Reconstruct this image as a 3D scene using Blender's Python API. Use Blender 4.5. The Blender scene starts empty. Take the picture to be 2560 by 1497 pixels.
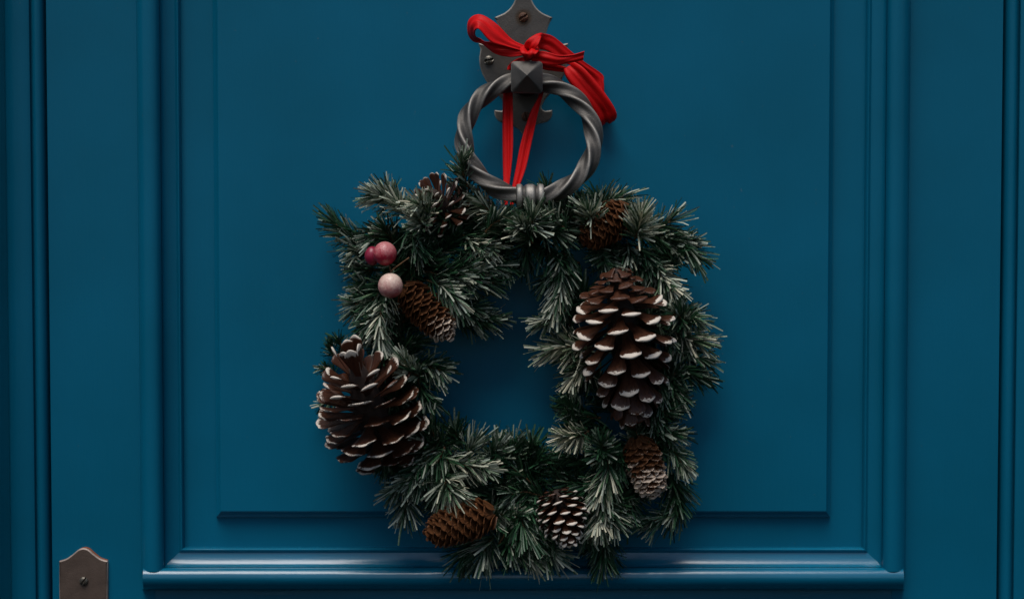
import bpy, math, random
import numpy as np
from mathutils import Vector, Matrix
S = bpy.context.scene
COL = S.collection
rng = random.Random(7)
R = math.radians

# ------------------------------------------------------------------ camera, sky, sun, exposure
PX = 0.00035                       # metres per photo pixel at the door's face
F = 2560 * 50 / 36
DIST = F * PX
PITCH = R(2.0)
cam = bpy.data.cameras.new('camera')
cam.lens = 50; cam.sensor_width = 36; cam.clip_start = 0.01; cam.clip_end = 200
co = bpy.data.objects.new('camera', cam); COL.objects.link(co)
co.location = (0, -DIST * math.cos(PITCH), DIST * math.sin(PITCH))
co.rotation_euler = (R(90) - PITCH, 0, 0)
cam.dof.use_dof = True; cam.dof.focus_distance = DIST - 0.055; cam.dof.aperture_fstop = 5.6
S.camera = co
W = bpy.data.worlds.new('World'); S.world = W; W.use_nodes = True
nt = W.node_tree
sky = nt.nodes.new('ShaderNodeTexSky'); sky.sky_type = 'NISHITA'; sky.sun_disc = False
SUN_EL, SUN_AZ = R(67), R(-21)     # azimuth from the camera side, negative = from the left
sky.sun_elevation = SUN_EL
sky.air_density = 1.0; sky.dust_density = 2.0; sky.ozone_density = 0.6
sd = Vector((math.sin(SUN_AZ) * math.cos(SUN_EL), -math.cos(SUN_AZ) * math.cos(SUN_EL), math.sin(SUN_EL)))
sky.sun_rotation = math.atan2(sd.x, sd.y)
nt.links.new(sky.outputs[0], nt.nodes['Background'].inputs[0])
nt.nodes['Background'].inputs[1].default_value = 0.05
sun = bpy.data.lights.new('sun', 'SUN'); sun.energy = 1.5; sun.angle = R(38); sun.color = (1, 0.97, 0.93)
so = bpy.data.objects.new('sun', sun); COL.objects.link(so)
so.rotation_euler = sd.to_track_quat('Z', 'Y').to_euler()
so.location = sd * 5
S.view_settings.view_transform = 'Standard'; S.view_settings.look = 'None'
S.view_settings.exposure = 0.68; S.view_settings.gamma = 1

# ------------------------------------------------------------------ placing
_cp = np.array(co.location)
_ry = np.array((0, math.cos(PITCH), -math.sin(PITCH)))     # view direction
_ru = np.array((0, math.sin(PITCH), math.cos(PITCH)))      # up
def P(px, py, d=0.0):
    """the point d metres in front of the door's face that stands at this place of the photograph"""
    v = _ry + np.array((1, 0, 0)) * ((px - 1280) / F) - _ru * ((py - 748.5) / F)
    t = (-d - _cp[1]) / v[1]
    return _cp + v * t
def PV(px, py, d=0.0): return Vector(P(px, py, d))
D = 2560 / 2520
CR = {'d': (0, 0, D), 1: (1080, 0, 1 / 2.73), 2: (760, 360, 1 / 2.73), 3: (1260, 460, .4341), 4: (760, 760, .3935),
      5: (980, 1000, .3257), 6: (1320, 980, .3324), 's': (0, 0, 1)}
def C(c, x, y, d): 
    o = CR[c]; return P(o[0] + x * o[2], o[1] + y * o[2], d)
def lerp(a, b, t): return a + (b - a) * t
def sstep(a, b, x):
    t = min(1, max(0, (x - a) / (b - a))); return t * t * (3 - 2 * t)
def nrm(v):
    n = np.linalg.norm(v); return v / n if n > 1e-9 else v

# ------------------------------------------------------------------ objects
ORG = {}
def thing(name, label, cat, org, group=None):
    o = bpy.data.objects.new(name, None); COL.objects.link(o); o.empty_display_size = 0.02
    o.location = org; ORG[o.name] = np.array(org, float)
    o['label'] = label; o['category'] = cat
    if group: o['group'] = group
    return o
def obj(name, verts, faces, mat, parent=None, org=None, smooth=True, attrs=None, sharp=None):
    verts = np.asarray(verts, float).reshape(-1, 3)
    if org is None: org = (verts.min(0) + verts.max(0)) / 2
    org = np.array(org, float)
    me = bpy.data.meshes.new(name)
    me.from_pydata((verts - org).tolist(), [], [list(map(int, f)) for f in faces])
    for k, vals in (attrs or {}).items():
        a = me.attributes.new(k, 'FLOAT', 'POINT'); a.data.foreach_set('value', np.asarray(vals, np.float32))
    me.update()
    if smooth: me.polygons.foreach_set('use_smooth', [True] * len(me.polygons))
    if sharp:
        me.set_sharp_from_angle(angle=R(sharp))
    for m in (mat if isinstance(mat, (list, tuple)) else [mat]): me.materials.append(m)
    o = bpy.data.objects.new(name, me); COL.objects.link(o)
    if parent is not None:
        o.parent = parent; o.location = org - ORG[parent.name]
    else: o.location = org
    ORG[o.name] = org
    return o
class MB:
    def __init__(s): s.v = []; s.f = []; s.a = {}
    def add(s, v, f, **at):
        n = len(s.v); s.v += [tuple(x) for x in v]; s.f += [[i + n for i in q] for q in f]
        for k, x in at.items():
            s.a.setdefault(k, []); s.a[k] += ([x] * len(v) if np.isscalar(x) else list(x))
    def obj(s, name, mat, parent=None, **k): return obj(name, s.v, s.f, mat, parent, attrs=s.a, **k)
def grid_faces(n, m, closed_m=False, closed_n=False):
    f = []
    for i in range(n if closed_n else n - 1):
        for j in range(m if closed_m else m - 1):
            a, b = i, (i + 1) % n; c, d = j, (j + 1) % m
            f.append((a * m + c, a * m + d, b * m + d, b * m + c))
    return f
def cat(pts, n, closed=False):
    """Catmull-Rom through pts (k x dim) -> n samples"""
    p = np.asarray(pts, float); k = len(p); out = []
    for i in range(n):
        t = i / n * k if closed else i / (n - 1) * (k - 1)
        a = int(min(t, k - 1 if closed else k - 2)); u = t - a
        if closed: q = [p[(a + j) % k] for j in (-1, 0, 1, 2)]
        else: q = [p[max(0, a - 1)], p[a], p[min(k - 1, a + 1)], p[min(k - 1, a + 2)]]
        out.append(.5 * ((2 * q[1]) + (q[2] - q[0]) * u + (2 * q[0] - 5 * q[1] + 4 * q[2] - q[3]) * u * u + (3 * q[1] - q[0] - 3 * q[2] + q[3]) * u ** 3))
    return np.array(out)
def tube(path, rad, k=6, cap=True):
    p = np.asarray(path, float); n = len(p); v = []; f = []
    r = rad if hasattr(rad, '__len__') else [rad] * n
    T = np.gradient(p, axis=0); ref = np.array((.3, .9, .2))
    for i in range(n):
        t = nrm(T[i]); a = nrm(np.cross(t, ref)); b = np.cross(t, a)
        for j in range(k):
            w = 2 * math.pi * j / k; v.append(p[i] + (a * math.cos(w) + b * math.sin(w)) * r[i])
    f = grid_faces(n, k, True)
    if cap: f += [list(range(k))[::-1], [(n - 1) * k + j for j in range(k)]]
    return v, f

# ------------------------------------------------------------------ materials
def mat(name, base, rough=.5, metal=0, spec=.5, **kw):
    m = bpy.data.materials.new(name); m.use_nodes = True
    b = m.node_tree.nodes['Principled BSDF']
    b.inputs['Base Color'].default_value = (*base, 1); b.inputs['Roughness'].default_value = rough
    b.inputs['Metallic'].default_value = metal; b.inputs['Specular IOR Level'].default_value = spec
    for k, v in kw.items(): b.inputs[k].default_value = v
    return m, m.node_tree, b
def N(t, typ, **kw):
    n = t.nodes.new(typ)
    for k, v in kw.items():
        if k.startswith('i_'):
            n.inputs[k[2:].replace('_', ' ')].default_value = v
        else: setattr(n, k, v)
    return n
def coords(t, scale=(1, 1, 1), kind='Object'):
    c = N(t, 'ShaderNodeTexCoord'); m = N(t, 'ShaderNodeMapping'); m.inputs['Scale'].default_value = scale
    t.links.new(c.outputs[kind], m.inputs[0]); return m.outputs[0]
def noise(t, vec, scale, detail=4, rough=.55):
    n = N(t, 'ShaderNodeTexNoise', i_Scale=scale, i_Detail=detail, i_Roughness=rough); t.links.new(vec, n.inputs['Vector']); return n.outputs[0]
def ramp(t, fac, stops):
    r = N(t, 'ShaderNodeValToRGB'); e = r.color_ramp.elements
    while len(e) < len(stops): e.new(.5)
    for q, (p, c) in zip(e, stops): q.position = p; q.color = (*c, 1) if not np.isscalar(c) else (c, c, c, 1)
    t.links.new(fac, r.inputs[0]); return r.outputs[0]
def mix(t, fac, a, b):
    n = N(t, 'ShaderNodeMix', data_type='RGBA')
    for v, i in ((fac, 0), (a, 6), (b, 7)):
        if hasattr(v, 'links') or hasattr(v, 'is_linked'): t.links.new(v, n.inputs[i])
        else: n.inputs[i].default_value = (*v, 1) if not np.isscalar(v) else v
    return n.outputs[2]
def math_(t, op, a, b=None, clamp=False):
    n = N(t, 'ShaderNodeMath', operation=op, use_clamp=clamp)
    for i, v in enumerate((a, b)):
        if v is None: continue
        if hasattr(v, 'is_linked'): t.links.new(v, n.inputs[i])
        else: n.inputs[i].default_value = v
    return n.outputs[0]
def attr(t, name): return N(t, 'ShaderNodeAttribute', attribute_name=name).outputs['Fac']
def bump(t, b, h, strength=.2, dist=.001):
    n = N(t, 'ShaderNodeBump'); n.inputs['Strength'].default_value = strength; n.inputs['Distance'].default_value = dist
    t.links.new(h, n.inputs['Height']); t.links.new(n.outputs[0], b.inputs['Normal'])

def paint(name, grain, rough, spec, coat):
    m, t, b = mat(name, (.006, .11, .2), rough, 0, spec)
    b.inputs['Coat Weight'].default_value = coat; b.inputs['Coat Roughness'].default_value = .2
    v = coords(t, (1, 1, 1)); g = coords(t, grain)
    n1 = noise(t, v, 6, 3); n2 = noise(t, g, 60, 5); sp = noise(t, v, 260, 2)
    col = mix(t, ramp(t, n1, [(.35, 0.), (.65, 1.)]), (.0017, .113, .196), (.0023, .128, .226))
    speck = ramp(t, sp, [(.755, 0.), (.78, 1.)])
    col = mix(t, math_(t, 'MULTIPLY', speck, .35), col, (.12, .17, .19))
    t.links.new(col, b.inputs['Base Color'])
    t.links.new(math_(t, 'ADD', math_(t, 'MULTIPLY', n2, .12), rough - .05), b.inputs['Roughness'])
    bump(t, b, math_(t, 'ADD', n2, math_(t, 'MULTIPLY', sp, .25)), .2, .0007)
    return m
M_PAINT_V = paint('door_paint_upright', (6, 6, .5), .3, .15, 0)
M_PAINT_H = paint('door_paint_level', (.5, 6, 6), .25, .6, .3)

def iron(name, base, light, metal, rough, stain=None):
    m, t, b = mat(name, base, rough, metal)
    v = coords(t); n1 = noise(t, v, 60, 5); n2 = noise(t, v, 900, 3)
    w = attr(t, 'wear')
    c = mix(t, ramp(t, n1, [(.3, 0.), (.75, 1.)]), tuple(x * .75 for x in base), tuple(x * 1.2 for x in base))
    c = mix(t, math_(t, 'MULTIPLY', w, ramp(t, n1, [(.3, .35), (.6, 1.)])), c, light)
    if stain is not None:                  # rust that has run from an old screw
        ge = N(t, 'ShaderNodeNewGeometry'); vd = N(t, 'ShaderNodeVectorMath', operation='DISTANCE'); vd.inputs[1].default_value = stain
        t.links.new(ge.outputs['Position'], vd.inputs[0])
        k = math_(t, 'ADD', math_(t, 'MULTIPLY', vd.outputs['Value'], 1000.), math_(t, 'MULTIPLY', n1, 4.))
        c = mix(t, ramp(t, math_(t, 'MULTIPLY', k, .06), [(.45, .85), (.62, 0.)]), c, (.05, .026, .008))
    t.links.new(c, b.inputs['Base Color'])
    t.links.new(math_(t, 'ADD', math_(t, 'MULTIPLY', n1, .25), rough - .1), b.inputs['Roughness'])
    bump(t, b, math_(t, 'ADD', n1, math_(t, 'MULTIPLY', n2, .35)), .5, .0012)
    return m
M_IRON = iron('cast_iron', (.075, .069, .062), (.36, .335, .30), .55, .52)
M_PLATE = iron('plate_iron', (.078, .071, .062), (.33, .30, .26), .3, .5, tuple(P(1288 * D, 43 * D, .0042)))
M_BRONZE = iron('worn_bronze', (.115, .08, .062), (.5, .4, .34), .25, .5)
M_SCREW = iron('screw_steel', (.08, .07, .055), (.3, .28, .24), .7, .4)
M_RUST = iron('rusty_screw', (.06, .025, .013), (.16, .07, .03), .2, .7)
def rust_plate():
    m, t, b = mat('oxide_rim', (.22, .06, .02), .8); return m
M_OXIDE = rust_plate()

def satin():
    m, t, b = mat('red_satin', (.42, .004, .007), .55, 0, .18)
    b.inputs['Sheen Weight'].default_value = .06; b.inputs['Sheen Roughness'].default_value = .4
    b.inputs['Sheen Tint'].default_value = (1, .25, .25, 1)
    v = attr(t, 'v'); u = attr(t, 'u')
    cb = N(t, 'ShaderNodeCombineXYZ'); t.links.new(u, cb.inputs[0]); t.links.new(math_(t, 'MULTIPLY', v, 9.), cb.inputs[1])
    n = noise(t, cb.outputs[0], 3.5, 4)
    c = mix(t, ramp(t, n, [(.3, 0.), (.7, 1.)]), (.52, .0025, .003), (.68, .004, .005))
    t.links.new(c, b.inputs['Base Color'])
    wv = noise(t, coords(t, (1, 1, 1)), 1500, 2)
    bump(t, b, math_(t, 'ADD', n, math_(t, 'MULTIPLY', wv, .5)), .25, .0007)
    return m
M_RED = satin()

def needle():
    m, t, b = mat('frosted_needles', (.012, .045, .022), .45, 0, .45)
    tone = attr(t, 'tone'); fr = attr(t, 'frost')
    v = coords(t); sp = noise(t, v, 700, 3, .7); sp2 = noise(t, v, 1800, 2, .7)
    g = ramp(t, tone, [(0, (.009, .034, .014)), (.5, (.018, .070, .030)), (1, (.05, .115, .048))])
    fc = ramp(t, tone, [(0, (.36, .43, .36)), (.6, (.48, .51, .40)), (1, (.62, .58, .43))])
    k = math_(t, 'ADD', math_(t, 'MULTIPLY', fr, 1.5), math_(t, 'ADD', math_(t, 'MULTIPLY', sp, 1.1), math_(t, 'MULTIPLY', sp2, .7)))
    k = ramp(t, math_(t, 'SUBTRACT', k, 1.02, True), [(.04, 0.), (.62, 1.)])
    k = math_(t, 'MULTIPLY', k, ramp(t, fr, [(.0, .0), (.15, .9)]))
    t.links.new(mix(t, k, g, fc), b.inputs['Base Color'])
    t.links.new(math_(t, 'ADD', math_(t, 'MULTIPLY', k, .25), .4), b.inputs['Roughness'])
    return m
M_NEEDLE = needle()
M_STEM, _t, _b = mat('twig_brown', (.11, .055, .02), .75)
_t.links.new(ramp(_t, noise(_t, coords(_t), 260, 3), [(.3, (.04, .018, .008)), (.7, (.2, .10, .035))]), _b.inputs['Base Color'])
M_VINE, _t, _b = mat('wreath_core', (.02, .03, .015), .9)

def cone_mat(name, lo, hi, frostcol, rough=.5):
    m, t, b = mat(name, lo, rough, 0, .28)
    fr = attr(t, 'frost'); ed = attr(t, 'edge')
    oi = N(t, 'ShaderNodeObjectInfo'); v = coords(t); 
    n1 = noise(t, coords(t, (3, .6, 3)), 6, 5); n2 = noise(t, v, 9, 5, .7)
    mp = t.nodes
    c = mix(t, ramp(t, n1, [(.3, 0.), (.7, 1.)]), lo, hi)
    c = mix(t, math_(t, 'MULTIPLY', ed, .4), c, tuple(min(1, x * 1.9) for x in hi))
    k = math_(t, 'ADD', fr, math_(t, 'MULTIPLY', math_(t, 'SUBTRACT', n2, .5), 1.7))
    k = math_(t, 'ADD', k, math_(t, 'MULTIPLY', math_(t, 'SUBTRACT', oi.outputs['Random'], .6), .45))
    k = math_(t, 'MULTIPLY', ramp(t, k, [(.46, 0.), (.62, 1.)]), ramp(t, fr, [(.04, 0.), (.2, 1.)]))
    t.links.new(mix(t, k, c, frostcol), b.inputs['Base Color'])
    t.links.new(math_(t, 'ADD', math_(t, 'MULTIPLY', k, .3), rough - .08), b.inputs['Roughness'])
    bump(t, b, n2, .5, .0012)
    return m
M_CONE = cone_mat('pine_cone_brown', (.028, .010, .005), (.085, .032, .017), (.68, .60, .51), .42)
M_CONE2 = cone_mat('spruce_cone_brown', (.042, .018, .008), (.145, .057, .022), (.58, .47, .37))
M_CORE, _t, _b = mat('cone_core', (.02, .009, .005), .8)
def berry_mat(name, a, b_, bias):
    m, t, b = mat(name, a, .32, 0, .5)
    v = coords(t); g = N(t, 'ShaderNodeNewGeometry'); sx = N(t, 'ShaderNodeSeparateXYZ'); t.links.new(v, sx.inputs[0])
    n = noise(t, v, 420, 3, .7); n2 = noise(t, v, 60, 3)
    k = math_(t, 'ADD', math_(t, 'MULTIPLY', sx.outputs[2], 55.), math_(t, 'ADD', math_(t, 'MULTIPLY', n, .9), math_(t, 'MULTIPLY', n2, 1.1)))
    k = math_(t, 'SUBTRACT', k, bias + .3, True)
    t.links.new(mix(t, k, a, b_), b.inputs['Base Color'])
    bump(t, b, math_(t, 'ADD', n, n2), .6, .0008)
    return m
M_BERRY1 = berry_mat('pink_frosted_berry', (.38, .016, .04), (.66, .36, .34), .6)  # paler top: its highlight is painted in together with the frost
M_BERRY2 = berry_mat('pale_frosted_berry', (.42, .06, .08), (.76, .58, .48), .2)
M_BERRYLEAF, _t, _b = mat('red_berry_skin', (.25, .012, .04), .35)

# ------------------------------------------------------------------ the door and its frame
ZT, ZB = .95, -.95
X = lambda px: P(px, 748.5, 0)[0]
def zrow(py, d=0): return P(1280, py, d)[2]
door = thing('front_door', 'blue painted panelled front door behind the wreath', 'door', (X(1308), 0, ZB))
def slab(name, x0, x1, z0, z1, dfront, dback, parent, m, bev=.0012):
    y0, y1 = -dfront, -dback; mb = MB()
    v = []
    for x, z in ((x0, z0), (x1, z0), (x1, z1), (x0, z1)): v.append((x, y1, z))
    for x, z in ((x0, z0), (x1, z0), (x1, z1), (x0, z1)): v.append((x, y0 + bev, z))
    for x, z in ((x0 + bev, z0 + bev), (x1 - bev, z0 + bev), (x1 - bev, z1 - bev), (x0 + bev, z1 - bev)): v.append((x, y0, z))
    f = [(8, 9, 10, 11), (3, 2, 1, 0)]
    for i in range(4):
        j = (i + 1) % 4; f += [(i, j, 4 + j, 4 + i), (4 + i, 4 + j, 8 + j, 8 + i)]
    return obj(name, v, f, m, parent, smooth=False)
xl0, xl1 = X(123), X(347)           # left stile
xr0, xr1 = X(2270), X(2500)
zr = zrow(1475)                     # top of the bottom rail, under the moulding
slab('stile', xl0, xl1 + .012, ZB, ZT, 0, -.04, door, M_PAINT_V, .0003)
slab('stile', xr0 - .012, xr1, ZB, ZT, 0, -.04, door, M_PAINT_V, .0003)
slab('bottom_rail', xl1 + .012, xr0 - .012, ZB, zr + .012, -.0002, -.04, door, M_PAINT_H, .0001)
# recessed panel with a raised field
PD, FD = -.006, .0035
def panel():
    x0, x1 = X(440), X(2176); z0 = zrow(1380); 
    bx0, bx1, bz = X(533), X(2083), zrow(1296)
    fx0, fx1, fz = X(551), X(2067), zrow(1275)
    slab('panel', x0, x1, z0, ZT - .03, PD, -.03, door, M_PAINT_V)
    y0, y1 = -PD + .001, -FD
    q = [(bx0, y0, ZT - .04), (bx0, y0, bz), (bx1, y0, bz), (bx1, y0, ZT - .04)]
    # small quirk, then an ogee step
    rings = [(0, 0.0), (.12, .42), (.5, .62), (.85, .92), (1, 1)]
    v = []
    for a, h in rings:
        y = lerp(-PD + .001, -FD, h)
        v += [(lerp(bx0, fx0, a), y, ZT - .04), (lerp(bx0, fx0, a), y, lerp(bz, fz, a)), (lerp(bx1, fx1, a), y, lerp(bz, fz, a)), (lerp(bx1, fx1, a), y, ZT - .04)]
    f = grid_faces(len(rings), 4)
    k = 4 * (len(rings) - 1); f.append((k, k + 1, k + 2, k + 3))
    f = [tuple(reversed(g)) for g in f]
    obj('panel_field', v, f, M_PAINT_V, door, smooth=False)
panel()
# bolection moulding: roll, quirk, cove, fillet. u = photo px from the outer edge, h = metres proud of the stile
prof = [(0, -.002), (0, .006)]
for i in range(13):
    a = math.pi * (1 - i / 12); prof.append((29 + 28 * math.cos(a), .0065 + .0135 * math.sin(a) ** .78 if 0 < i < 12 else .0065))
prof += [(57.5, .0085), (59, .0075)]
for i in range(1, 11):
    a = i / 10 * math.pi / 2 * .96
    prof.append((59 + 35 * (1 - math.cos(a)), .0075 - .0005 - .0085 * math.sin(a) * .35 - .0052 * (i / 10)))
# cove falls to the inner edge, then a little bead
h_end = prof[-1][1]
prof += [(95.5, h_end + .0008), (97.5, h_end + .0019), (100, h_end + .0021), (102, h_end + .0012), (103, h_end - .001), (103, -.02)]
def moulding_v(side):
    mb = MB(); v = []; n = len(prof)
    xo, sgn, e0 = (347, 1, 453) if side < 0 else (2270, -1, 2163)
    k = (e0 - xo) * sgn / 103.
    for u, h in prof:
        x = P(xo + sgn * u * k, 748.5, max(0, h))[0]
        zend = P(1280, 1427 if u <= 57 else lerp(1427, 1370, (u - 57) / 46), max(0, h))[2]
        v += [(x, -h, zend - .0004), (x, -h, ZT)]
    f = [((2 * i), (2 * i + 1), (2 * i + 3), (2 * i + 2)) for i in range(n - 1)]
    f.append([2 * i for i in range(n)][::-1])
    if side < 0: f = [tuple(reversed(q)) for q in f]
    obj('moulding', v, f, M_PAINT_V, door, sharp=35)
moulding_v(-1); moulding_v(1)
def moulding_h():
    v = []; n = len(prof); nx = 2
    for u, h in prof:
        z = P(1280, 1474 - u * 104 / 103., max(0, h))[2]
        if u <= 57:
            e = .0055 * math.sin(min(1, max(0, (h - .004) / .016)) * math.pi / 2)
            xa, xb = X(350) + e, X(2266) - e; hh = h * 1.02 + .0006
        else:
            a = (u - 57) / 46; xa = lerp(X(404.5), X(453), a); xb = lerp(X(2213), X(2163), a); hh = h + .0006
        v += [(xa, -hh, z), (xb, -hh, z)]
    f = [((2 * i), (2 * i + 2), (2 * i + 3), (2 * i + 1)) for i in range(n - 1)]
    e = [i for i in range(n) if prof[i][0] <= 57.5]
    f.append([2 * i for i in e]); f.append([2 * i + 1 for i in e][::-1])
    f = [tuple(reversed(q)) for q in f]
    obj('moulding', v, f, M_PAINT_H, door, sharp=35)
moulding_h()
frame = thing('door_frame', 'blue beaded wooden door frame at both edges of the door', 'door frame', (X(1308), 0, ZB))
def shade_jamb(side):  # bead board in view, plus an unseen proud jamb added to shade the edges
    # px from the door's edge outwards, height
    pr = [(0, -.03), (.5, -.012), (6, -.011), (7, -.004)]
    for i in range(9):
        a = math.pi * (1 - i / 8); pr.append((21 + 14 * math.cos(a), -.002 + .0065 * math.sin(a)))
    pr += [(36, -.003), (39, -.003), (40, .001), (46, .0025), (60, .003), (80, .003), (96, .0022), (103, 0), (106, -.004), (108, -.016), (150, -.016)]
    prev = [(151, -.016), (151, .052), (154, .055), (300, .055), (300, -.04)]
    def ext(pts, name):
        v = []
        for u, h in pts:
            x = X(121.5 - u) if side < 0 else X(2502 + u)
            v += [(x, -h, ZB), (x, -h, ZT)]
        n = len(pts)
        f = [((2 * i), (2 * i + 1), (2 * i + 3), (2 * i + 2)) for i in range(n - 1)] + [[2 * i + 1 for i in range(n)], [2 * i for i in range(n)][::-1]]
        if side > 0: f = [tuple(reversed(q)) for q in f]
        obj(name, v, f, M_PAINT_V, frame, sharp=35)
    ext(pr + [(150, -.04)], 'bead_board'); ext(prev, 'shade_jamb')
shade_jamb(-1); shade_jamb(1)

# ------------------------------------------------------------------ iron things on the door
def outline_plate(name, pts, h0, h1, m, parent, bev=.0016, inset_px=None):
    """pts: closed outline (world x,z, counter-clockwise from the front); a bevelled plate with a worn rim"""
    p = np.array(pts, float); n = len(p)
    a = np.roll(p, 1, 0); b = np.roll(p, -1, 0)
    t = b - a; t /= np.maximum(1e-9, np.linalg.norm(t, axis=1))[:, None]
    nn = np.stack([t[:, 1], -t[:, 0]], 1)                # outward for counter-clockwise
    v = []; w = []
    for off, h, ww in ((0, h0, .3), (0, h1 - bev, .7), (-bev * .45, h1 - bev * .25, 1), (-bev * 1.1, h1, .25)):
        q = p + nn * off
        v += [(x, -h, z) for x, z in q]; w += [ww] * n
    f = [tuple(reversed(g)) for g in grid_faces(4, n, True)]
    from mathutils.geometry import tessellate_polygon
    tri = tessellate_polygon([[Vector((v[3 * n + i][0], v[3 * n + i][2], 0)) for i in range(n)]])
    c = len(v)
    v += [v[3 * n + i] for i in range(n)]; w += [0] * n
    for t3 in tri:
        A, B, Cc = [np.array(v[c + i]) for i in t3]
        f.append(tuple(c + i for i in (t3 if np.cross(B - A, Cc - A)[1] < 0 else t3[::-1])))
    # weld the face to the rim by sharing the positions; flat face stays crisp
    return obj(name, v, f, m, parent, attrs={'wear': w}, sharp=40)
def screw(cx, cz, h, r, parent, m, ang):
    """round-headed slotted screw on a surface h metres proud"""
    mb = MB(); v = []; w = []
    K = 20
    rr = [(1.0, 0), (1.0, .25), (.88, .5), (.6, .68), (.3, .76), (0.02, .78)]
    for a, b in rr:
        for j in range(K):
            q = 2 * math.pi * j / K; x = r * a * math.cos(q); z = r * a * math.sin(q)
            s = abs(-x * math.sin(ang) + z * math.cos(ang)); hh = r * b * .8
            if s < r * .16 and b > .3: hh -= r * .4
            v.append((cx + x, -(h + hh), cz + z)); w.append(.6 if b < .6 else .2)
    f = [tuple(reversed(g)) for g in grid_faces(len(rr), K, True)] + [[(len(rr) - 1) * K + j for j in range(K)][::-1]]
    return obj('screw', v, f, m, parent, attrs={'wear': w}, sharp=50)

knock = thing('door_knocker', 'dark iron door knocker with twisted ring on a pointed back plate', 'door knocker', P(1316, 193, 0))
half = [(0, -75), (10, -62), (16, -40), (20, -18), (22, 0), (32, 18), (48, 32), (71, 42), (71.5, 46), (64, 62), (58, 82), (56, 102), (62, 112), (80, 112), (97, 108), (110, 106), (111, 112), (107, 122), (110, 140), (109, 162), (102, 184), (88, 208), (70, 228), (56, 244), (48, 258), (46, 266), (54, 272), (70, 270), (73, 276), (70, 290), (58, 302), (40, 306), (22, 314), (10, 322), (0, 336)]
pl = [(1288 + dx, y) for dx, y in half] + [(1288 - dx, y) for dx, y in half[-2:0:-1]]
pw = []
for x, y in pl:
    q = P(x * D, y * D, .003); pw.append((q[0], q[2]))
def ccw(p):
    a = sum(p[i][0] * p[(i + 1) % len(p)][1] - p[(i + 1) % len(p)][0] * p[i][1] for i in range(len(p)))
    return p if a > 0 else p[::-1]
def densify(p, sharp_ang=40, n=3):
    """smooth the gentle corners of a closed outline, keep the sharp ones"""
    p = np.array(p, float); out = []
    k = len(p)
    for i in range(k):
        q = [p[(i + j) % k] for j in (-1, 0, 1, 2)]
        for s in range(n):
            u = s / n
            out.append(.5 * (2 * q[1] + (q[2] - q[0]) * u + (2 * q[0] - 5 * q[1] + 4 * q[2] - q[3]) * u * u + (3 * q[1] - q[0] - 3 * q[2] + q[3]) * u ** 3))
    return [tuple(o) for o in out]
outline_plate('back_plate', densify(ccw(pw), n=2), -.001, .0042, M_PLATE, knock)
for (x, y, m, a) in ((1288, 43, M_RUST, .5), (1203, 149, M_SCREW, .2), (1373, 149, M_SCREW, 1.), (1295, 287, M_RUST, 1.9)):
    q = P(x * D, y * D, .005); screw(q[0], q[2], .0041, .0042, knock, m, a)
# stud: shank + square pyramid head
def stud():
    d0, d1, d2 = .034, .043, .056
    c = P(1296.5 * D, 190 * D, d1); s = .0133
    mb = MB()
    v, f = tube([np.array((c[0], -h, c[2])) for h in (.003, .012, .02, .0345)], [.0125, .0095, .009, .0095], 16)
    mb.add(v, f, wear=0.)
    def sq(r, cr):
        o = []
        for q in range(4):
            a0 = math.pi / 4 + q * math.pi / 2
            ex = (1 if q in (0, 3) else -1); ez = (1 if q in (0, 1) else -1)
            cx, cz = ex * (r - cr), ez * (r - cr)
            for k in range(4):
                a = q * math.pi / 2 + k / 3 * math.pi / 2
                o.append((cx + cr * math.cos(a), cz + cr * math.sin(a)))
        return o
    v = []; w = []
    for r, cr, h, ww in ((s * .86, .003, d0, 0), (s * .98, .003, d0 + .001, .5), (s, .003, d0 + .002, .2), (s, .003, d1 - .0012, .2), (s * .985, .0028, d1 - .0003, .9), (s * .95, .0025, d1 + .0004, .15)):
        for x, z in sq(r, cr): v.append((c[0] + x, -h, c[2] + z)); w.append(ww)
    f = [tuple(reversed(g)) for g in grid_faces(6, 16, True)]
    f.append(list(range(16)))
    # pyramid: four flat faces with worn arrises
    b = len(v)
    base = sq(s * .95, .0025)
    for t_ in (.0, .97):
        for x, z in base:
            m_ = max(abs(x), abs(z)); 
            v.append((c[0] + x * (1 - t_), -lerp(d1 + .0004, d2, t_), c[2] + z * (1 - t_))); w.append(.12)
    f += [tuple(b + i for i in reversed(g)) for g in grid_faces(2, 16, True)]
    v.append((c[0], -d2 - .0001, c[2])); w.append(.6)
    f += [(b + 16 + (j + 1) % 16, b + 16 + j, len(v) - 1) for j in range(16)]
    mb.add(v, f, wear=w)
    mb.obj('stud', M_IRON, knock, sharp=22)
    return c
sc = stud()
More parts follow.
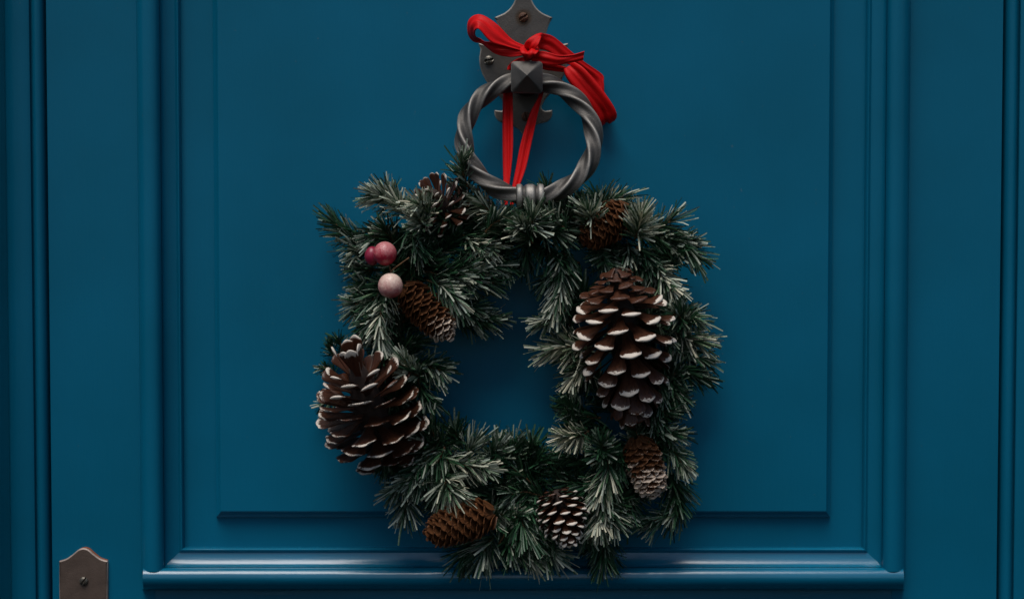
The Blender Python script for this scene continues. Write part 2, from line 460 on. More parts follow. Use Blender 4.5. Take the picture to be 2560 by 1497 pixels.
# the ring: a twisted square bar bent to a circle, hung on the stud and leaning out over the wreath
RD0, RD1 = .029, .062                      # depth of the bar's axis at the top and at the bottom
top = P(1298 * D, 199 * D, RD0); bot = P(1305 * D, 484 * D, RD1)
left = P(1141 * D, 340 * D, (RD0 + RD1) / 2); right = P(1462 * D, 340 * D, (RD0 + RD1) / 2)
rc = (top + bot) / 2; ax_u = (top - bot) / 2; ax_r = (right - left) / 2
rn = nrm(np.cross(ax_r, ax_u)); 
if rn[1] > 0: rn = -rn
def ring_pt(a):   # a: clockwise from the top
    return rc + ax_u * math.cos(a) + ax_r * math.sin(a)
def ring():
    n, k = 320, 40; v = []; w = []; hb = .0062
    for i in range(n):
        a = 2 * math.pi * i / n; p = ring_pt(a); t = nrm(-ax_u * math.sin(a) + ax_r * math.cos(a))
        o = nrm(p - rc); o = nrm(o - t * np.dot(o, t)); b = np.cross(o, t); b = b if np.dot(b, rn) > 0 else -b
        # twist eases out towards the plain seat at the stud and at the collar
        tw = -3.0 * 2 * math.pi * (i / n) + .5
        taper = 1 - .12 * math.exp(-((min(i, n - i) / n) / .03) ** 2)
        for j in range(k):
            q = 2 * math.pi * j / k
            cs, sn = math.cos(q), math.sin(q)
            rr = hb * taper / (abs(cs) ** 9 + abs(sn) ** 9) ** (1 / 9) * (1 - .10 * math.cos(2 * q) ** 4)
            wr = max(0, (abs(math.sin(2 * q)) - .9) / .1)
            v.append(p + (o * math.cos(q + tw) + b * math.sin(q + tw)) * rr); w.append(wr ** 1.5)
    f = grid_faces(n, k, True, True)
    return obj('ring', v, f, M_IRON, knock, attrs={'wear': w})
rg = ring()
def collar():
    prf = [(-.0118, .0062), (-.0116, .0092), (-.0105, .0104), (-.0078, .0106), (-.0064, .0098), (-.0052, .0082), (-.0042, .0096), (-.002, .0104), (.002, .0104), (.0042, .0096), (.0052, .0082), (.0064, .0098), (.0078, .0106), (.0105, .0104), (.0116, .0092), (.0118, .0062)]
    v = []; w = []; k = 20; c = ring_pt(math.pi)
    t = nrm(ax_r); o = nrm(-ax_u); b = np.cross(o, t)
    for s, r in prf:
        for j in range(k):
            q = 2 * math.pi * j / k; v.append(c + t * s + (o * math.cos(q) + b * math.sin(q)) * r * (1.0)); w.append(sstep(.0095, .0105, r))
    return obj('collar', v, grid_faces(len(prf), k, True), M_IRON, rg, attrs={'wear': w})
collar()

plate = thing('handle_plate', 'brown bronze plate with a curved top screwed to the lower left of the door', 'door plate', P(208, 1450, 0))
hp = [(0, 0), (6, .8), (12, 3.2), (17, 6.8), (21, 10.6), (27, 15.6), (33, 20), (39, 24.5), (46, 28), (53, 30.2), (60, 31.8)]
cx = 209
pts = [(cx + dx, 1369 + dy) for dx, dy in hp] + [(cx + 60.5, 1402), (cx + 60.5, 1500), (cx + 60, 1700), (cx - 60, 1700), (cx - 60.5, 1500), (cx - 60.5, 1402)] + [(cx - dx, 1369 + dy) for dx, dy in hp[:0:-1]]
pw = [(P(x, y, .002)[0], P(x, y, .002)[2]) for x, y in pts]
outline_plate('escutcheon', ccw(pw), -.001, .0032, M_BRONZE, plate, .001)
ox = [(a + .0012, b + .0009) for a, b in pw]
outline_plate('rust_rim', ccw([(lerp(X(209), a, .93) + .0010, b + .0007) for a, b in pw]), -.001, .0012, M_OXIDE, plate, .0006)
q = P(209, 1452, .004); screw(q[0], q[2], .0032, .0039, plate, M_SCREW, .9)

# ------------------------------------------------------------------ the red ribbon
rib = thing('ribbon', 'red satin ribbon tied in a bow over the knocker and holding the wreath', 'ribbon', P(1318, 125, .05))
def strip(name, secs, parent=rib, n=None, m=11, crease=.0012, seed=0, c=1, th=.0004, freq=1.6):
    """secs: (ax, ay, ad, bx, by, bd): both edges of the ribbon in crop c; depths in mm"""
    n = n or max(14, len(secs) * 9)
    if name not in ('strand',): secs = [(a, b, max(9, c_ - 22), d, e, max(9, f_ - 22)) for a, b, c_, d, e, f_ in secs]
    A = cat([C(c, s[0], s[1], s[2] / 1000) for s in secs], n); B = cat([C(c, s[3], s[4], s[5] / 1000) for s in secs], n)
    rs = random.Random(seed); ph = [rs.uniform(0, 6.28) for _ in range(4)]; fr = [rs.uniform(.7, 1.3) for _ in range(4)]
    g = np.zeros((n, m, 3)); T = np.gradient((A + B) / 2, axis=0)
    for i in range(n):
        wv = B[i] - A[i]; nn = nrm(np.cross(T[i], wv)); wl = np.linalg.norm(wv); s = i / (n - 1)
        for j in range(m):
            t = j / (m - 1)
            k = math.sin(math.pi * t) * (math.sin(6.28 * (freq * t * fr[0] + .55 * s * fr[1]) + ph[0]) + .5 * math.sin(6.28 * (2.3 * t * fr[2] - .8 * s) + ph[1]))
            g[i, j] = A[i] + wv * t + nn * k * min(crease, wl * .16) * (1 if name == 'strand' else .85) * (.7 + .6 * math.sin(7 * s + ph[2]) ** 2)
    nm = np.zeros_like(g)
    gu = np.gradient(g, axis=0); gv = np.gradient(g, axis=1)
    nm = np.cross(gu, gv); nm /= np.maximum(1e-12, np.linalg.norm(nm, axis=2))[..., None]
    v = np.concatenate([(g + nm * th).reshape(-1, 3), (g - nm * th).reshape(-1, 3)]); K = n * m
    f = [tuple(q) for q in grid_faces(n, m)] + [tuple(K + a for a in reversed(q)) for q in grid_faces(n, m)]
    for i in range(n - 1):
        f.append((i * m, (i + 1) * m, K + (i + 1) * m, K + i * m)); f.append((i * m + m - 1, K + i * m + m - 1, K + (i + 1) * m + m - 1, (i + 1) * m + m - 1))
    for j in range(m - 1):
        f.append((j, K + j, K + j + 1, j + 1)); e = (n - 1) * m + j; f.append((e, e + 1, K + e + 1, K + e))
    L = np.concatenate([[0], np.cumsum(np.linalg.norm(np.diff((A + B) / 2, axis=0), axis=1))]) * 60
    uu = np.repeat(L, m); vv = np.tile(np.linspace(0, 1, m), n)
    v[:, 1] = np.minimum(v[:, 1], -.0008)
    return obj(name, v, f, M_RED, parent, attrs={'u': np.tile(uu, 2), 'v': np.tile(vv, 2)})
strip('bow_loop', [(632, 314, 50, 622, 350, 54), (545, 270, 52, 505, 318, 57), (440, 166, 54, 405, 288, 62), (345, 107, 52, 335, 212, 66), (285, 110, 48, 312, 196, 66), (246, 155, 44, 294, 214, 60), (248, 235, 40, 298, 250, 50), (285, 285, 36, 335, 270, 42), (345, 303, 40, 365, 285, 46), (430, 368, 46, 400, 286, 48), (525, 389, 52, 520, 300, 50), (618, 380, 54, 622, 320, 52)], seed=3, crease=.0011)
strip('bow_loop', [(700, 352, 56, 640, 345, 56), (690, 345, 60, 632, 305, 60), (705, 335, 66, 655, 272, 64), (728, 300, 68, 700, 242, 62), (742, 262, 64, 742, 228, 58), (725, 330, 52, 770, 233, 54), (790, 352, 50, 835, 255, 50), (890, 425, 46, 955, 356, 44), (960, 455, 42, 1050, 430, 38), (1070, 540, 36, 1160, 508, 30), (1120, 600, 34, 1172, 560, 28), (1150, 650, 36, 1172, 625, 30)], seed=5, crease=.0008)
strip('tail', [(900, 480, 44, 965, 420, 46), (918, 532, 46, 1035, 465, 52), (978, 615, 47, 1125, 565, 54), (1052, 700, 47, 1205, 672, 54), (1105, 770, 46, 1248, 742, 52), (1135, 840, 44, 1260, 790, 48), (1155, 868, 38, 1246, 815, 40), (1140, 835, 32, 1228, 780, 32), (1080, 720, 30, 1185, 680, 28), (1030, 600, 32, 1170, 580, 26)], seed=8, crease=.002, freq=1.1)
strip('tail', [(640, 405, 56, 655, 365, 58), (700, 420, 58, 740, 350, 60), (760, 436, 60, 800, 360, 62), (850, 445, 61, 870, 379, 64), (950, 428, 62, 960, 375, 65), (1032, 410, 63, 1040, 351, 66)], seed=11, crease=.001, freq=1)
strip('knot', [(608, 322, 46, 738, 330, 50), (600, 338, 62, 732, 344, 64), (606, 358, 69, 718, 362, 71), (620, 385, 68, 700, 388, 69), (630, 412, 58, 672, 412, 58), (640, 420, 46, 660, 420, 46)], seed=2, crease=.0016, freq=1.3)
strip('wrap', [(512, 480, 24, 560, 470, 30), (522, 450, 30, 575, 445, 38), (548, 425, 38, 600, 432, 46), (590, 400, 46, 630, 424, 52), (626, 392, 50, 655, 415, 54)], seed=21, crease=.0008)
strip('wrap', [(680, 420, 48, 700, 400, 52), (755, 470, 40, 765, 435, 44), (830, 486, 36, 850, 445, 38), (905, 495, 34, 915, 462, 36)], seed=22, crease=.0008)
strip('strand', [(495, 560, 18, 550, 560, 22), (487, 640, 20, 549, 640, 22), (483, 850, 22, 553, 830, 24), (485, 1100, 27, 551, 1040, 29), (491, 1300, 34, 524, 1295, 36), (498, 1400, 38, 515, 1400, 38)], seed=31, crease=.0022, freq=1.2)
strip('strand', [(745, 560, 18, 770, 560, 22), (722, 668, 20, 760, 632, 22), (650, 830, 22, 730, 740, 24), (603, 990, 26, 683, 960, 28), (575, 1140, 30, 640, 1150, 33), (545, 1300, 35, 585, 1305, 38), (535, 1400, 38, 560, 1400, 38)], seed=34, crease=.0022, freq=1.2)

# ------------------------------------------------------------------ the wreath
wr = thing('wreath', 'round frosted evergreen wreath with pine cones and pink berries hanging on the blue door', 'wreath', P(1310, 900, .03))
ringpath = cat([P(x * D, y * D, .026) for x, y in ((1290, 565), (1480, 592), (1580, 690), (1590, 880), (1565, 1050), (1520, 1170), (1410, 1240), (1250, 1225), (1090, 1165), (985, 1050), (965, 900), (1000, 720), (1090, 600))], 130, True)
v, f = [], []
k = 8
for i, p in enumerate(ringpath):
    t = nrm(ringpath[(i + 1) % 130] - ringpath[i - 1]); a = nrm(np.cross(t, (0, 1, 0))); b = np.cross(t, a)
    for j in range(k):
        w = 2 * math.pi * j / k; rr = .007 + .0015 * math.sin(i * .9 + j) 
        v.append(p + (a * math.cos(w) + b * math.sin(w)) * rr)
obj('wire_core', v, grid_faces(130, k, True, True), M_VINE, wr)

NEEDLES = [0]
def sprig(base, tip, frost, n=130, L=.019, seed=0, bend=.1, creamy=.5, spread=1.0, label=None, flat=0.0):
    rs = random.Random(seed * 7 + 11)
    base = np.array(base); tip = np.array(tip); ax = tip - base; Ls = np.linalg.norm(ax)
    L *= rs.uniform(.82, 1.12); spread *= rs.uniform(.7, 1.1)
    side = nrm(np.cross(nrm(ax), np.array((rs.uniform(-1, 1), rs.uniform(-1, 1), rs.uniform(-1, 1)))))
    ns = 8
    path = np.array([base + ax * s + side * Ls * bend * math.sin(math.pi * s) for s in np.linspace(0, 1, ns)])
    V = []; Fc = []; FR = []; TO = []
    T0 = nrm(ax); r1 = nrm(np.cross(T0, np.array((.12, 1, .05)))); r2 = np.cross(T0, r1)
    lens = 4
    for q in range(n):
        s = (q + rs.random()) / n
        s = s ** .85
        fi = s * (ns - 1); a = min(ns - 2, int(fi)); p0 = path[a] + (path[a + 1] - path[a]) * (fi - a); T = nrm(path[a + 1] - path[a])
        ph = q * 2.39996 + rs.uniform(-.5, .5)
        if flat: ph = math.atan2(math.sin(ph) * (1 - flat), math.cos(ph))
        be = R(lerp(58, 26, s ** 2) * spread + rs.gauss(0, 8))
        ra = r1 * math.cos(ph) + r2 * math.sin(ph)
        d = nrm(T * math.cos(be) + ra * math.sin(be))
        if rs.random() < .12: d = nrm(d + np.array([rs.gauss(0, .5) for _ in range(3)]))
        ln = L * rs.choice((rs.uniform(.55, .8), rs.uniform(.8, 1.1), rs.uniform(.85, 1.15))) * (1 - .18 * s)
        w = nrm(np.cross(d, T) + np.array([rs.gauss(0, .55) for _ in range(3)]) * .7); w = nrm(w - d * np.dot(w, d))
        nn = np.cross(d, w); wd = .00082 * rs.uniform(.8, 1.2)
        cv = rs.gauss(.1, .12); cw = rs.gauss(0, .10); curl = rs.gauss(0, .1)
        tone = min(1, max(0, rs.gauss(creamy, .22)))
        fq = max(0, frost * .95 + rs.gauss(0, .16)) if frost > .02 else 0
        if rs.random() < .4: fq *= .2
        b0 = len(V)
        for u in (0, .35, .7, 1):
            c = p0 + d * ln * u + np.array((0, 0, -1)) * ln * .10 * u * u + T * ln * cv * u * u + nn * ln * curl * u * u + w * ln * cw * u * u
            ww = wd * (.75 if u == 0 else 1.0 if u < 1 else .8)
            V += [c - w * ww, c + nn * ww * .45, c + w * ww]
            f_ = fq * (.25 + .75 * sstep(.05, .7, u)) * (.45 + .55 * sstep(.0, .5, s))
            FR += [f_] * 3; TO += [tone] * 3
        for r_ in range(3):
            o = b0 + r_ * 3; Fc += [(o, o + 1, o + 4, o + 3), (o + 1, o + 2, o + 5, o + 4)]
    V = np.array(V); V[:, 1] = np.minimum(V[:, 1], -.0015 + .0 * V[:, 1])
    NEEDLES[0] += n
    o = obj('sprig', V, Fc, M_NEEDLE, wr, attrs={'frost': FR, 'tone': TO})
    tv, tf = tube(path, [.0011, .0011, .001, .001, .001, .0009, .0011, .0013], 5)
    obj('stem', tv, tf, M_STEM, o)
    if label: o['label'] = label
    return o
# (crop, base x, y, tip x, y, frost, base depth mm, tip depth mm, needles, creamy)
SP = [
 (2,640,420,480,350,.72,38,52,120,.55),(2,590,380,530,310,.62,34,44,80,.5),(2,860,490,785,405,.85,62,84,120,.6),(2,830,560,785,500,.75,60,86,110,.55),
 (2,700,480,640,400,.7,44,58,90,.55),(2,430,640,215,540,.28,24,34,130,.35),(2,500,760,350,715,.42,30,44,110,.4),(2,480,850,370,845,.4,28,40,90,.35),(2,500,990,390,960,.42,30,44,90,.4),
 (2,740,590,780,730,.25,48,62,100,.3),(2,940,620,820,630,.3,42,56,110,.25),(2,560,620,480,640,.35,34,48,90,.3),(2,640,700,560,600,.3,40,56,110,.3),
 (2,1370,480,1190,380,.6,44,62,140,.65),(2,1120,640,1260,705,.62,44,66,120,.6),(2,880,860,1120,830,.28,46,60,150,.35),(2,1020,900,1190,865,.5,46,60,110,.5),
 (2,880,960,1050,1085,.62,46,72,130,.5),(2,1080,1150,1310,1195,.38,30,44,190,.35),(2,1000,1120,1180,1130,.3,34,46,120,.3),(2,540,1060,350,1095,.42,30,44,120,.4),
 (2,600,1150,430,1230,.6,40,54,100,.45),(2,560,1090,530,1370,.7,44,62,170,.5),(2,1120,270,1082,105,.5,50,76,80,.5),(2,1110,490,1080,330,.32,26,40,90,.4),
 (2,1110,560,1180,450,.35,34,50,80,.4),(2,760,880,860,800,.15,40,54,110,.25),(2,960,720,1020,640,.15,40,54,110,.25),(2,640,860,700,760,.1,34,44,90,.2),
 (3,340,430,298,700,.62,40,56,190,.45),(3,340,720,215,790,.68,36,50,100,.65),(3,470,970,265,955,.85,32,48,140,.85),(3,490,1050,400,1130,.75,32,44,90,.8),
 (3,150,320,95,240,.45,62,90,120,.55),(3,410,220,330,140,.5,40,60,90,.6),(3,500,240,478,150,.6,46,74,110,.6),(3,540,140,690,85,.4,30,44,90,.7),
 (3,760,290,785,190,.68,48,78,140,.65),(3,800,260,960,210,.42,36,54,100,.5),(3,850,290,1090,330,.42,34,48,130,.5),(3,930,340,1110,425,.3,34,48,150,.35),
 (3,900,480,975,600,.65,40,70,130,.6),(3,1030,810,972,748,.38,46,78,140,.4),(3,1000,840,1130,905,.78,32,50,130,.9),(3,1010,740,1120,790,.4,34,50,90,.5),
 (3,960,1050,1150,1110,.1,28,40,180,.25),(3,950,1080,1000,1220,.3,34,48,110,.35),(3,880,420,960,400,.2,30,44,90,.3),(3,1000,950,1160,1020,.35,28,40,90,.5),
 (3,520,1330,370,1270,.2,34,44,110,.3),(3,60,330,40,250,.35,40,60,80,.5),(3,220,260,190,200,.3,38,58,90,.4),(3,620,400,560,360,.2,32,48,90,.3),
 (4,720,440,640,360,.62,46,74,130,.5),(4,740,380,870,420,.38,40,58,130,.4),(4,740,460,800,620,.2,38,50,110,.3),(4,205,330,165,255,.1,14,18,40,.3),(4,190,440,120,400,.12,14,18,40,.3),(4,230,300,215,225,.1,14,18,36,.3),
 (4,190,620,115,640,.4,16,20,40,.5),(4,900,900,810,800,.2,38,52,110,.3),(4,780,960,570,1185,.4,42,58,190,.35),(4,860,950,720,1130,.42,46,62,140,.35),(4,920,980,1150,1035,.75,46,66,130,.55),
 (4,900,1120,940,1200,.72,46,76,110,.65),(4,1040,1000,1090,880,.42,36,50,100,.4),(4,1190,980,1230,900,.42,36,48,100,.4),(4,1330,980,1330,890,.28,32,44,90,.35),(4,1440,980,1440,900,.22,30,42,90,.35),
 (4,620,1200,640,1330,.45,34,44,80,.4),(4,1000,880,960,810,.15,34,46,90,.3),(4,760,1010,700,1090,.3,44,60,100,.3),
 (5,1120,740,920,720,.28,42,54,120,.35),(5,850,1060,955,885,.42,44,60,110,.45),(5,1000,890,1070,1070,.25,46,60,130,.3),(5,760,920,860,880,.5,40,52,80,.5),(5,780,1070,700,1190,.42,38,48,110,.4),
 (5,640,1100,550,1200,.2,30,40,90,.4),(5,980,1170,1090,1240,.75,38,48,90,.8),(5,1180,1120,1230,1170,.4,36,46,60,.5),(5,900,1080,920,1180,.3,36,46,100,.35),(5,1060,560,1120,470,.15,32,44,90,.3),
 (6,420,300,275,330,.88,42,66,140,.9),(6,560,460,545,380,.28,48,76,120,.35),(6,440,320,330,150,.15,34,46,120,.3),(6,590,550,540,760,.62,46,62,160,.7),(6,560,820,650,970,.4,42,56,150,.4),
 (6,530,900,515,1000,.72,44,58,90,.75),(6,580,1060,570,1240,.08,28,36,170,.25),(6,920,250,1120,315,.32,40,56,140,.35),(6,1070,420,1160,530,.48,40,60,120,.5),(6,1060,640,1110,830,.1,28,38,170,.3),
 (6,1130,850,930,965,.32,30,42,130,.4),(6,640,420,700,520,.2,40,54,110,.3),(6,60,1000,100,1120,.3,38,48,80,.45),(6,400,900,440,1060,.25,36,48,100,.35),(6,840,560,900,640,.12,30,40,90,.25),
 ('d',1210,600,1245,655,.2,34,46,100,.4),('d',1290,590,1296,640,.12,34,44,100,.3),('d',1350,600,1372,655,.15,34,46,110,.3),('d',1270,560,1225,580,.3,44,58,90,.4),('d',1340,560,1390,575,.3,44,58,90,.4),
 ('d',1470,1130,1385,1125,.15,32,44,120,.3),('d',1450,1190,1370,1175,.1,30,40,120,.3),('d',1290,1160,1380,1150,.15,30,42,120,.3),('d',1490,1060,1420,1060,.15,28,40,120,.3),('d',1330,1200,1300,1130,.1,30,40,110,.3),
 ('d',1450,940,1400,985,.25,28,40,110,.4),('d',1440,880,1395,840,.3,28,40,110,.4),('d',1420,700,1380,640,.2,30,42,120,.4),('d',1400,800,1400,730,.15,26,36,120,.3),('d',1450,760,1420,700,.1,26,36,120,.3),
 ('d',1180,1180,1250,1115,.2,34,44,120,.3),('d',1310,1195,1240,1140,.15,34,44,120,.3),('d',1240,1210,1300,1125,.1,30,40,120,.3),('d',1150,1140,1210,1110,.2,32,42,120,.3),('d',1420,1150,1330,1135,.1,30,40,110,.3),('d',1500,1000,1470,940,.1,24,32,120,.3),('d',1640,1000,1650,930,.1,24,32,120,.3),('d',1300,560,1312,532,.5,64,82,90,.5),('d',1385,560,1345,535,.4,60,74,90,.5),('d',1205,565,1245,538,.4,60,74,90,.5),('d',1120,690,1215,695,.3,40,50,130,.4),('d',1140,640,1230,655,.35,40,50,130,.45),('d',1410,655,1345,690,.25,32,44,120,.4),
]
for i, (c, bx, by, tx, ty, fr_, d0, d1, n, cr) in enumerate(SP):
    fr_ = max(.04, fr_ + .4 * (fr_ - .45)); d1 = d0 + (d1 - d0) * .5; k_ = 1.25; bx = tx + (bx - tx) * k_; by = ty + (by - ty) * k_
    sprig(C(c, bx, by, d0 / 1000), C(c, tx, ty, d1 / 1000), fr_, int(n * 1.15), .0225 if n > 41 and not (c == 4 and tx < 220 and n < 41) else .013, i, .12, cr, flat=.45)
# darker greenery that fills the ring behind the frosted tips
for i in range(175):
    a = (i * .618034) % 1 * 130; p = ringpath[int(a)]; t = nrm(ringpath[(int(a) + 2) % 130] - ringpath[int(a) - 2])
    o = nrm(np.array((p[0] - P(1310, 890, 0)[0], 0, p[2] - P(1310, 890, 0)[2])))
    side = rng.choice((-1, 1, 1)); 
    d = nrm(t * rng.choice((-1, 1)) * .8 + o * side * rng.uniform(.2, .8) + np.array((0, -1, 0)) * rng.uniform(-.1, .6))
    ln = rng.uniform(.022, .036) * (1 if side > 0 else .75)
    b = p + o * rng.uniform(-.008, .012) + np.array((0, rng.uniform(-.012, .01), 0))
    sprig(b, b + d * ln, rng.choice((.05, .1, .15, .25)), 110, .021, 500 + i, .14, .3, flat=.3)

# ---- cones
ICO = {}
def scale_mesh(kind):
    """one cone scale: y from root to tip (unit length), x across, +z towards the cone's apex"""
    if kind == 'open':
        ys = (0, .25, .5, .68, .8, .9, .97, 1.0); ws = (.09, .13, .19, .26, .32, .335, .30, .20); th = (.05, .05, .06, .08, .12, .15, .14, .08)
        zc = (0, .0, -.01, -.015, -.01, .0, .01, .015)
    elif kind == 'broad':
        ys = (0, .25, .5, .68, .8, .9, .97, 1.0); ws = (.10, .16, .24, .34, .40, .40, .34, .21); th = (.04, .04, .045, .05, .06, .075, .07, .05)
        zc = (0, -.01, -.02, -.015, .0, .03, .06, .07)
    else:
        ys = (0, .25, .5, .68, .8, .9, .97, 1.0); ws = (.18, .3, .40, .43, .42, .37, .27, .13); th = (.04, .04, .035, .03, .028, .025, .02, .015)
        zc = (0, .02, .03, .035, .03, .02, .0, -.02)
    nx = 6; v = []; fr = []; ed = []
    for s in (1, -1):
        for i, y in enumerate(ys):
            for j in range(nx):
                x = -1 + 2 * j / (nx - 1)
                zz = zc[i] + s * th[i] * (1 - abs(x) ** 2.5 * .8) * (.5 if s > 0 else .75)
                if kind != 'tight': zz += .05 * x * x * y * (1 if kind == 'broad' else -.6)
                else: zz += -.10 * x * x
                if s < 0 and kind != 'tight': zz -= .055 * math.exp(-((y - .9) / .05) ** 2 - (x / .28) ** 2)
                bow = 0 if kind == 'tight' else -.05 * x * x * sstep(.6, 1, y)
                v.append((ws[i] * x, y + bow, zz))
                if kind == 'open': q = sstep(.845, .945, y) * (.75 + .25 * (s < 0)) 
                elif kind == 'broad': q = max(sstep(.85, .98, y + .07 * abs(x)) * .85, sstep(.88, .95, y) * (s < 0) * .7)
                else: q = sstep(.45, .95, y)
                fr.append(q); ed.append(max(sstep(.8, 1, abs(x)), sstep(.9, 1, y)) * (1 if kind == 'tight' else .35))
    K = len(ys) * nx
    f = [tuple(reversed(q)) for q in grid_faces(len(ys), nx)] + [tuple(K + a for a in q) for q in grid_faces(len(ys), nx)]
    n = len(ys)
    for i in range(n - 1):
        f += [(i * nx, (i + 1) * nx, K + (i + 1) * nx, K + i * nx)[::-1], (i * nx + nx - 1, K + i * nx + nx - 1, K + (i + 1) * nx + nx - 1, (i + 1) * nx + nx - 1)[::-1]]
    for j in range(nx - 1):
        e = (n - 1) * nx + j; f.append((e, e + 1, K + e + 1, K + e)[::-1])
    f = [tuple(reversed(q)) for q in f]
    return v, f, fr, ed
SCALES = []
def scale_data(kind, frost, m):
    key = (kind, frost, m.name)
    if key not in ICO:
        v, f, fr, ed = scale_mesh(kind)
        me = bpy.data.meshes.new('scale'); me.from_pydata(v, [], f)
        for nme, vals in (('frost', np.array(fr) * frost), ('edge', ed)):
            a = me.attributes.new(nme, 'FLOAT', 'POINT'); a.data.foreach_set('value', np.asarray(vals, np.float32))
        me.polygons.foreach_set('use_smooth', [True] * len(me.polygons)); me.materials.append(m); me.update()
        ICO[key] = (me, np.array(v), f, np.array(fr) * frost, ed)
    return ICO[key]
def cone(label, base, tip, width, Ns, kind, frost_fn, alpha_fn, prof_fn, m, wfac=1.0, lmax=9, seed=0, core=.3, twist=0, zfac=1., lmin=0, lfirst=None, tpow=.92, wmin=.3):
    base = np.array(base); tip = np.array(tip); A = tip - base; Lc = np.linalg.norm(A); A = A / Lc
    e1 = nrm(np.cross(A, (0, 1, .01))); e2 = np.cross(A, e1); Rm = width / 2
    rs = random.Random(seed)
    # core: a spindle
    n = 10; pth = [base + A * Lc * s for s in np.linspace(.0, .93, n)]
    rad = [max(.0008, Rm * core * prof_fn(s)) for s in np.linspace(0, .93, n)]
    v, f = tube(pth, rad, 10)
    o = obj('pine_cone', v, f, M_CORE, wr, org=(base + tip) / 2); o['label'] = label
    for i in range(Ns):
        t = (i + .5) / Ns; t = t ** tpow
        ph = i * 2.39996 + twist; rd = e1 * math.cos(ph) + e2 * math.sin(ph)
        al = R(alpha_fn(t) + rs.gauss(0, 4 if kind != 'tight' else 2)); Rr = Rm * prof_fn(t)
        rcore = Rm * core * prof_fn(t) * .8
        Ln = min(lmax, (Rr - rcore) / max(.3, math.sin(al))); Ln = max(Ln, lmax * (lmin if lfirst is None or t > .3 else lerp(lfirst, lmin, t / .3))) * rs.uniform(.93, 1.05)
        root = base + A * Lc * t * (.93) + rd * rcore - A * Ln * math.cos(al) * (.55 if kind == 'tight' else .35)
        d = A * math.cos(al) + rd * math.sin(al); Z = A * math.sin(al) - rd * math.cos(al); Xv = np.cross(d, Z)
        ro = rs.gauss(0, .10)
        X2 = Xv * math.cos(ro) + Z * math.sin(ro); Z2 = -Xv * math.sin(ro) + Z * math.cos(ro)
        wS = wfac * (Rm * .75) * (wmin + (1 - wmin) * min(1, prof_fn(t) * 1.15)) * rs.uniform(.92, 1.08)
        mtx = np.eye(4); mtx[:3, 0] = X2 * wS; mtx[:3, 1] = d * Ln; mtx[:3, 2] = Z2 * min(wS, Ln) * zfac; mtx[:3, 3] = root
        kd = 'open' if kind == 'broad' and t > .70 else kind
        face = max(-d[1], 0) + .25
        SCALES.append((face * Ln * wS * (1 if -rd[1] > -.35 else   .02), mtx, o, kd, round(frost_fn(t) * 4) / 4, m))
    return o
def build_scales(limit=300):
    SCALES.sort(key=lambda s: -s[0])
    rest = {}
    for i, (sc_, mtx, o, kind, fr, m) in enumerate(SCALES):
        me, v, f, frv, ed = scale_data(kind, fr, m)
        if i < limit:
            s = bpy.data.objects.new('scale', me); COL.objects.link(s); s.parent = o
            w = Matrix(mtx.tolist()); w.translation = w.translation - Vector(ORG[o.name]); s.matrix_local = w
        else:
            mb = rest.setdefault(o.name, (MB(), o, m))[0]
            vv = v @ mtx[:3, :3].T + mtx[:3, 3]
            mb.add(vv, f, frost=frv, edge=ed)
    for mb, o, m in rest.values():
        q = mb.obj('scales', m, o); q['kind'] = 'stuff'
pz = lambda a, b, c: (lambda t: 0)
def prof_pine(t): return max(.1, math.sin(math.pi * (.17 + .77 * t)) ** .85) * (1 if t > .08 else .6 + 5 * t)
def prof_dome(t): return (.2 + .8 * math.sin(math.pi / 2 * t / .36)) if t < .36 else max(.1, math.cos(math.pi / 2 * (t - .36) / .70) ** .9)
def prof_egg(t): return max(.2, math.sin(math.pi * (.16 + .74 * t)) ** .7)
def prof_long(t): return max(.22, (1 - abs(2 * t - .8) ** 2.6 * .62) if t > .4 else (1 - ((.4 - t) / .4) ** 2 * .35))
d_ = lambda x, y, mm: C('d', x, y, mm / 1000)
cone('large open pine cone with white tipped scales hanging at the right of the wreath', d_(1516, 662, 90), d_(1559, 1038, 60), .0850, 104, 'open',
     lambda t: .5 if t > .8 else .75 if t > .6 else 1.0 if t > .2 else .5 if t > .13 else .25, lambda t: lerp(62, 92, t / .2) if t < .2 else lerp(92, 62, (t - .2) / .3) if t < .5 else lerp(62, 12, (t - .5) / .5), prof_dome, M_CONE, .80, .036, 1, zfac=.58, lmin=.6, lfirst=.3, tpow=1.2, wmin=.5)
cone('large open pine cone standing upright at the left of the wreath', d_(948, 1118, 44), d_(868, 880, 84), .0930, 80, 'broad',
     lambda t: .75 if t < .75 else 1.0, lambda t: lerp(108, 80, t / .5) if t < .5 else lerp(80, 34, (t - .5) / .5) if t < .93 else 10, prof_pine, M_CONE, .74, .042, 2, zfac=.62, lmin=.62, wmin=.4)
cone('white tipped pine cone half hidden in the needles at the top left', d_(1106, 538, 40), d_(1060, 466, 60), .0520, 48, 'open',
     lambda t: 1.0, lambda t: lerp(98, 66, t / .5) if t < .5 else lerp(66, 20, (t - .5) / .5), prof_pine, M_CONE, .52, .023, 3, zfac=.8, lmin=.85, wmin=.7)
cone('white tipped round pine cone at the bottom of the wreath', d_(1368, 1205, 58), d_(1398, 1326, 70), .0460, 74, 'open',
     lambda t: 1.0 if t > .12 else .25, lambda t: lerp(85, 58, t / .5) if t < .5 else lerp(58, 12, (t - .5) / .5), prof_pine, M_CONE, .78, .019, 4, zfac=.7, lmin=.5)
TA = lambda t: lerp(50, 30, t)
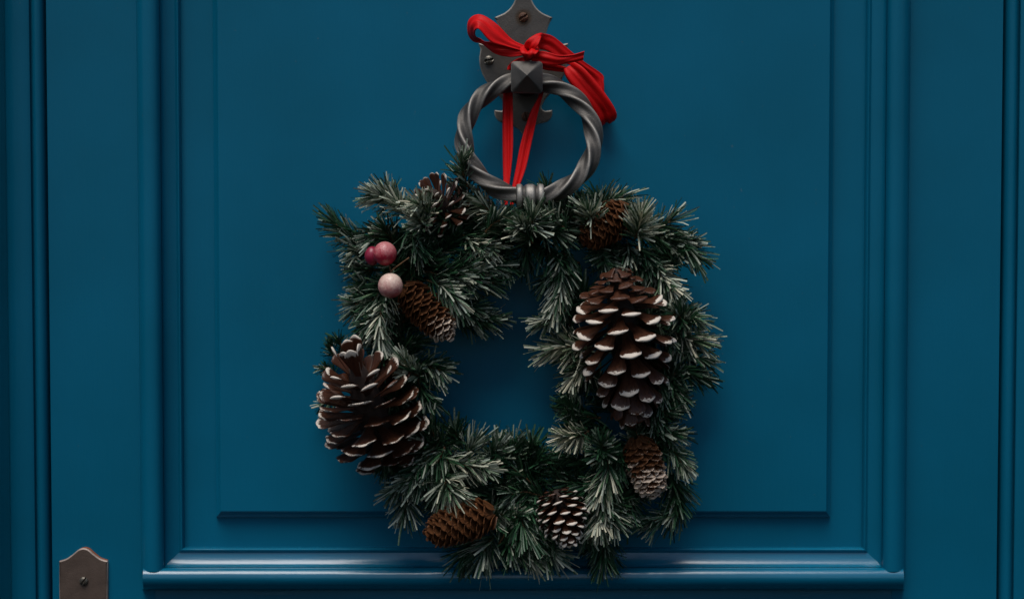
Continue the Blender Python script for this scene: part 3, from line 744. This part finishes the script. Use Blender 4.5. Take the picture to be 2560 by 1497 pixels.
cone('narrow brown cone with frosted tip below the pink berries', d_(1000, 712, 50), d_(1118, 838, 70), .0369, 118, 'tight',
     lambda t: 0.0 if t < .62 else .5 if t < .78 else 1.0, TA, prof_long, M_CONE2, .98, .0148, 5, .35)
cone('brown cone half hidden in the needles at the top right', d_(1545, 520, 44), d_(1425, 598, 52), .0385, 108, 'tight', lambda t: 0.0, TA, prof_long, M_CONE2, .98, .0148, 6, .35)
cone('whitish frosted cone at the lower right of the wreath', d_(1568, 1085, 50), d_(1615, 1232, 62), .0380, 118, 'tight', lambda t: .25 if t < .25 else .5 if t < .55 else .75, TA, prof_long, M_CONE2, .98, .0148, 7, .35)
cone('orange brown cone lying sideways at the bottom of the wreath', d_(1205, 1262, 56), d_(1038, 1320, 72), .0413, 118, 'tight', lambda t: 0.0, TA, prof_long, M_CONE2, .98, .0158, 8, .35)
build_scales()

# ---- berries
def ball(name, c, r, m, label, parent=wr, squash=1.0, seed=0):
    v = []; n, k = 18, 28; rs = random.Random(seed); q0 = rs.uniform(0, 6)
    for i in range(n + 1):
        a = math.pi * i / n
        for j in range(k):
            b = 2 * math.pi * j / k; rr = r * (1 + .012 * math.sin(3 * b + q0) * math.sin(a) + .01 * math.sin(4 * a + q0))
            v.append((c[0] + rr * math.sin(a) * math.cos(b), c[1] + rr * math.sin(a) * math.sin(b), c[2] + rr * math.cos(a) * squash))
    o = obj(name, v, [tuple(reversed(q)) for q in grid_faces(n + 1, k, True)], m, parent, org=c); o['label'] = label; return o
b1 = ball('berry', d_(947, 624, 70), .0098, M_BERRY1, 'deep pink frosted berry', seed=1)
b2 = ball('berry', d_(961, 703, 74), .0103, M_BERRY2, 'pale pink frosted berry', seed=2)
b3 = ball('berry', d_(916, 630, 58), .0064, M_BERRYLEAF, 'dark red shrivelled berry', squash=1.25, seed=3)
v, f = tube(cat([d_(1007, 634, 72), d_(985, 650, 71), d_(962, 668, 70), d_(958, 690, 70)], 10), .0006, 6); obj('berry_stem', v, f, M_STEM, wr)
v, f = tube(cat([d_(958, 652, 66), d_(961, 668, 68), d_(962, 685, 70)], 8), .0006, 6); obj('berry_stem', v, f, M_STEM, wr)
print('needles', NEEDLES[0], 'objects', len(bpy.data.objects))
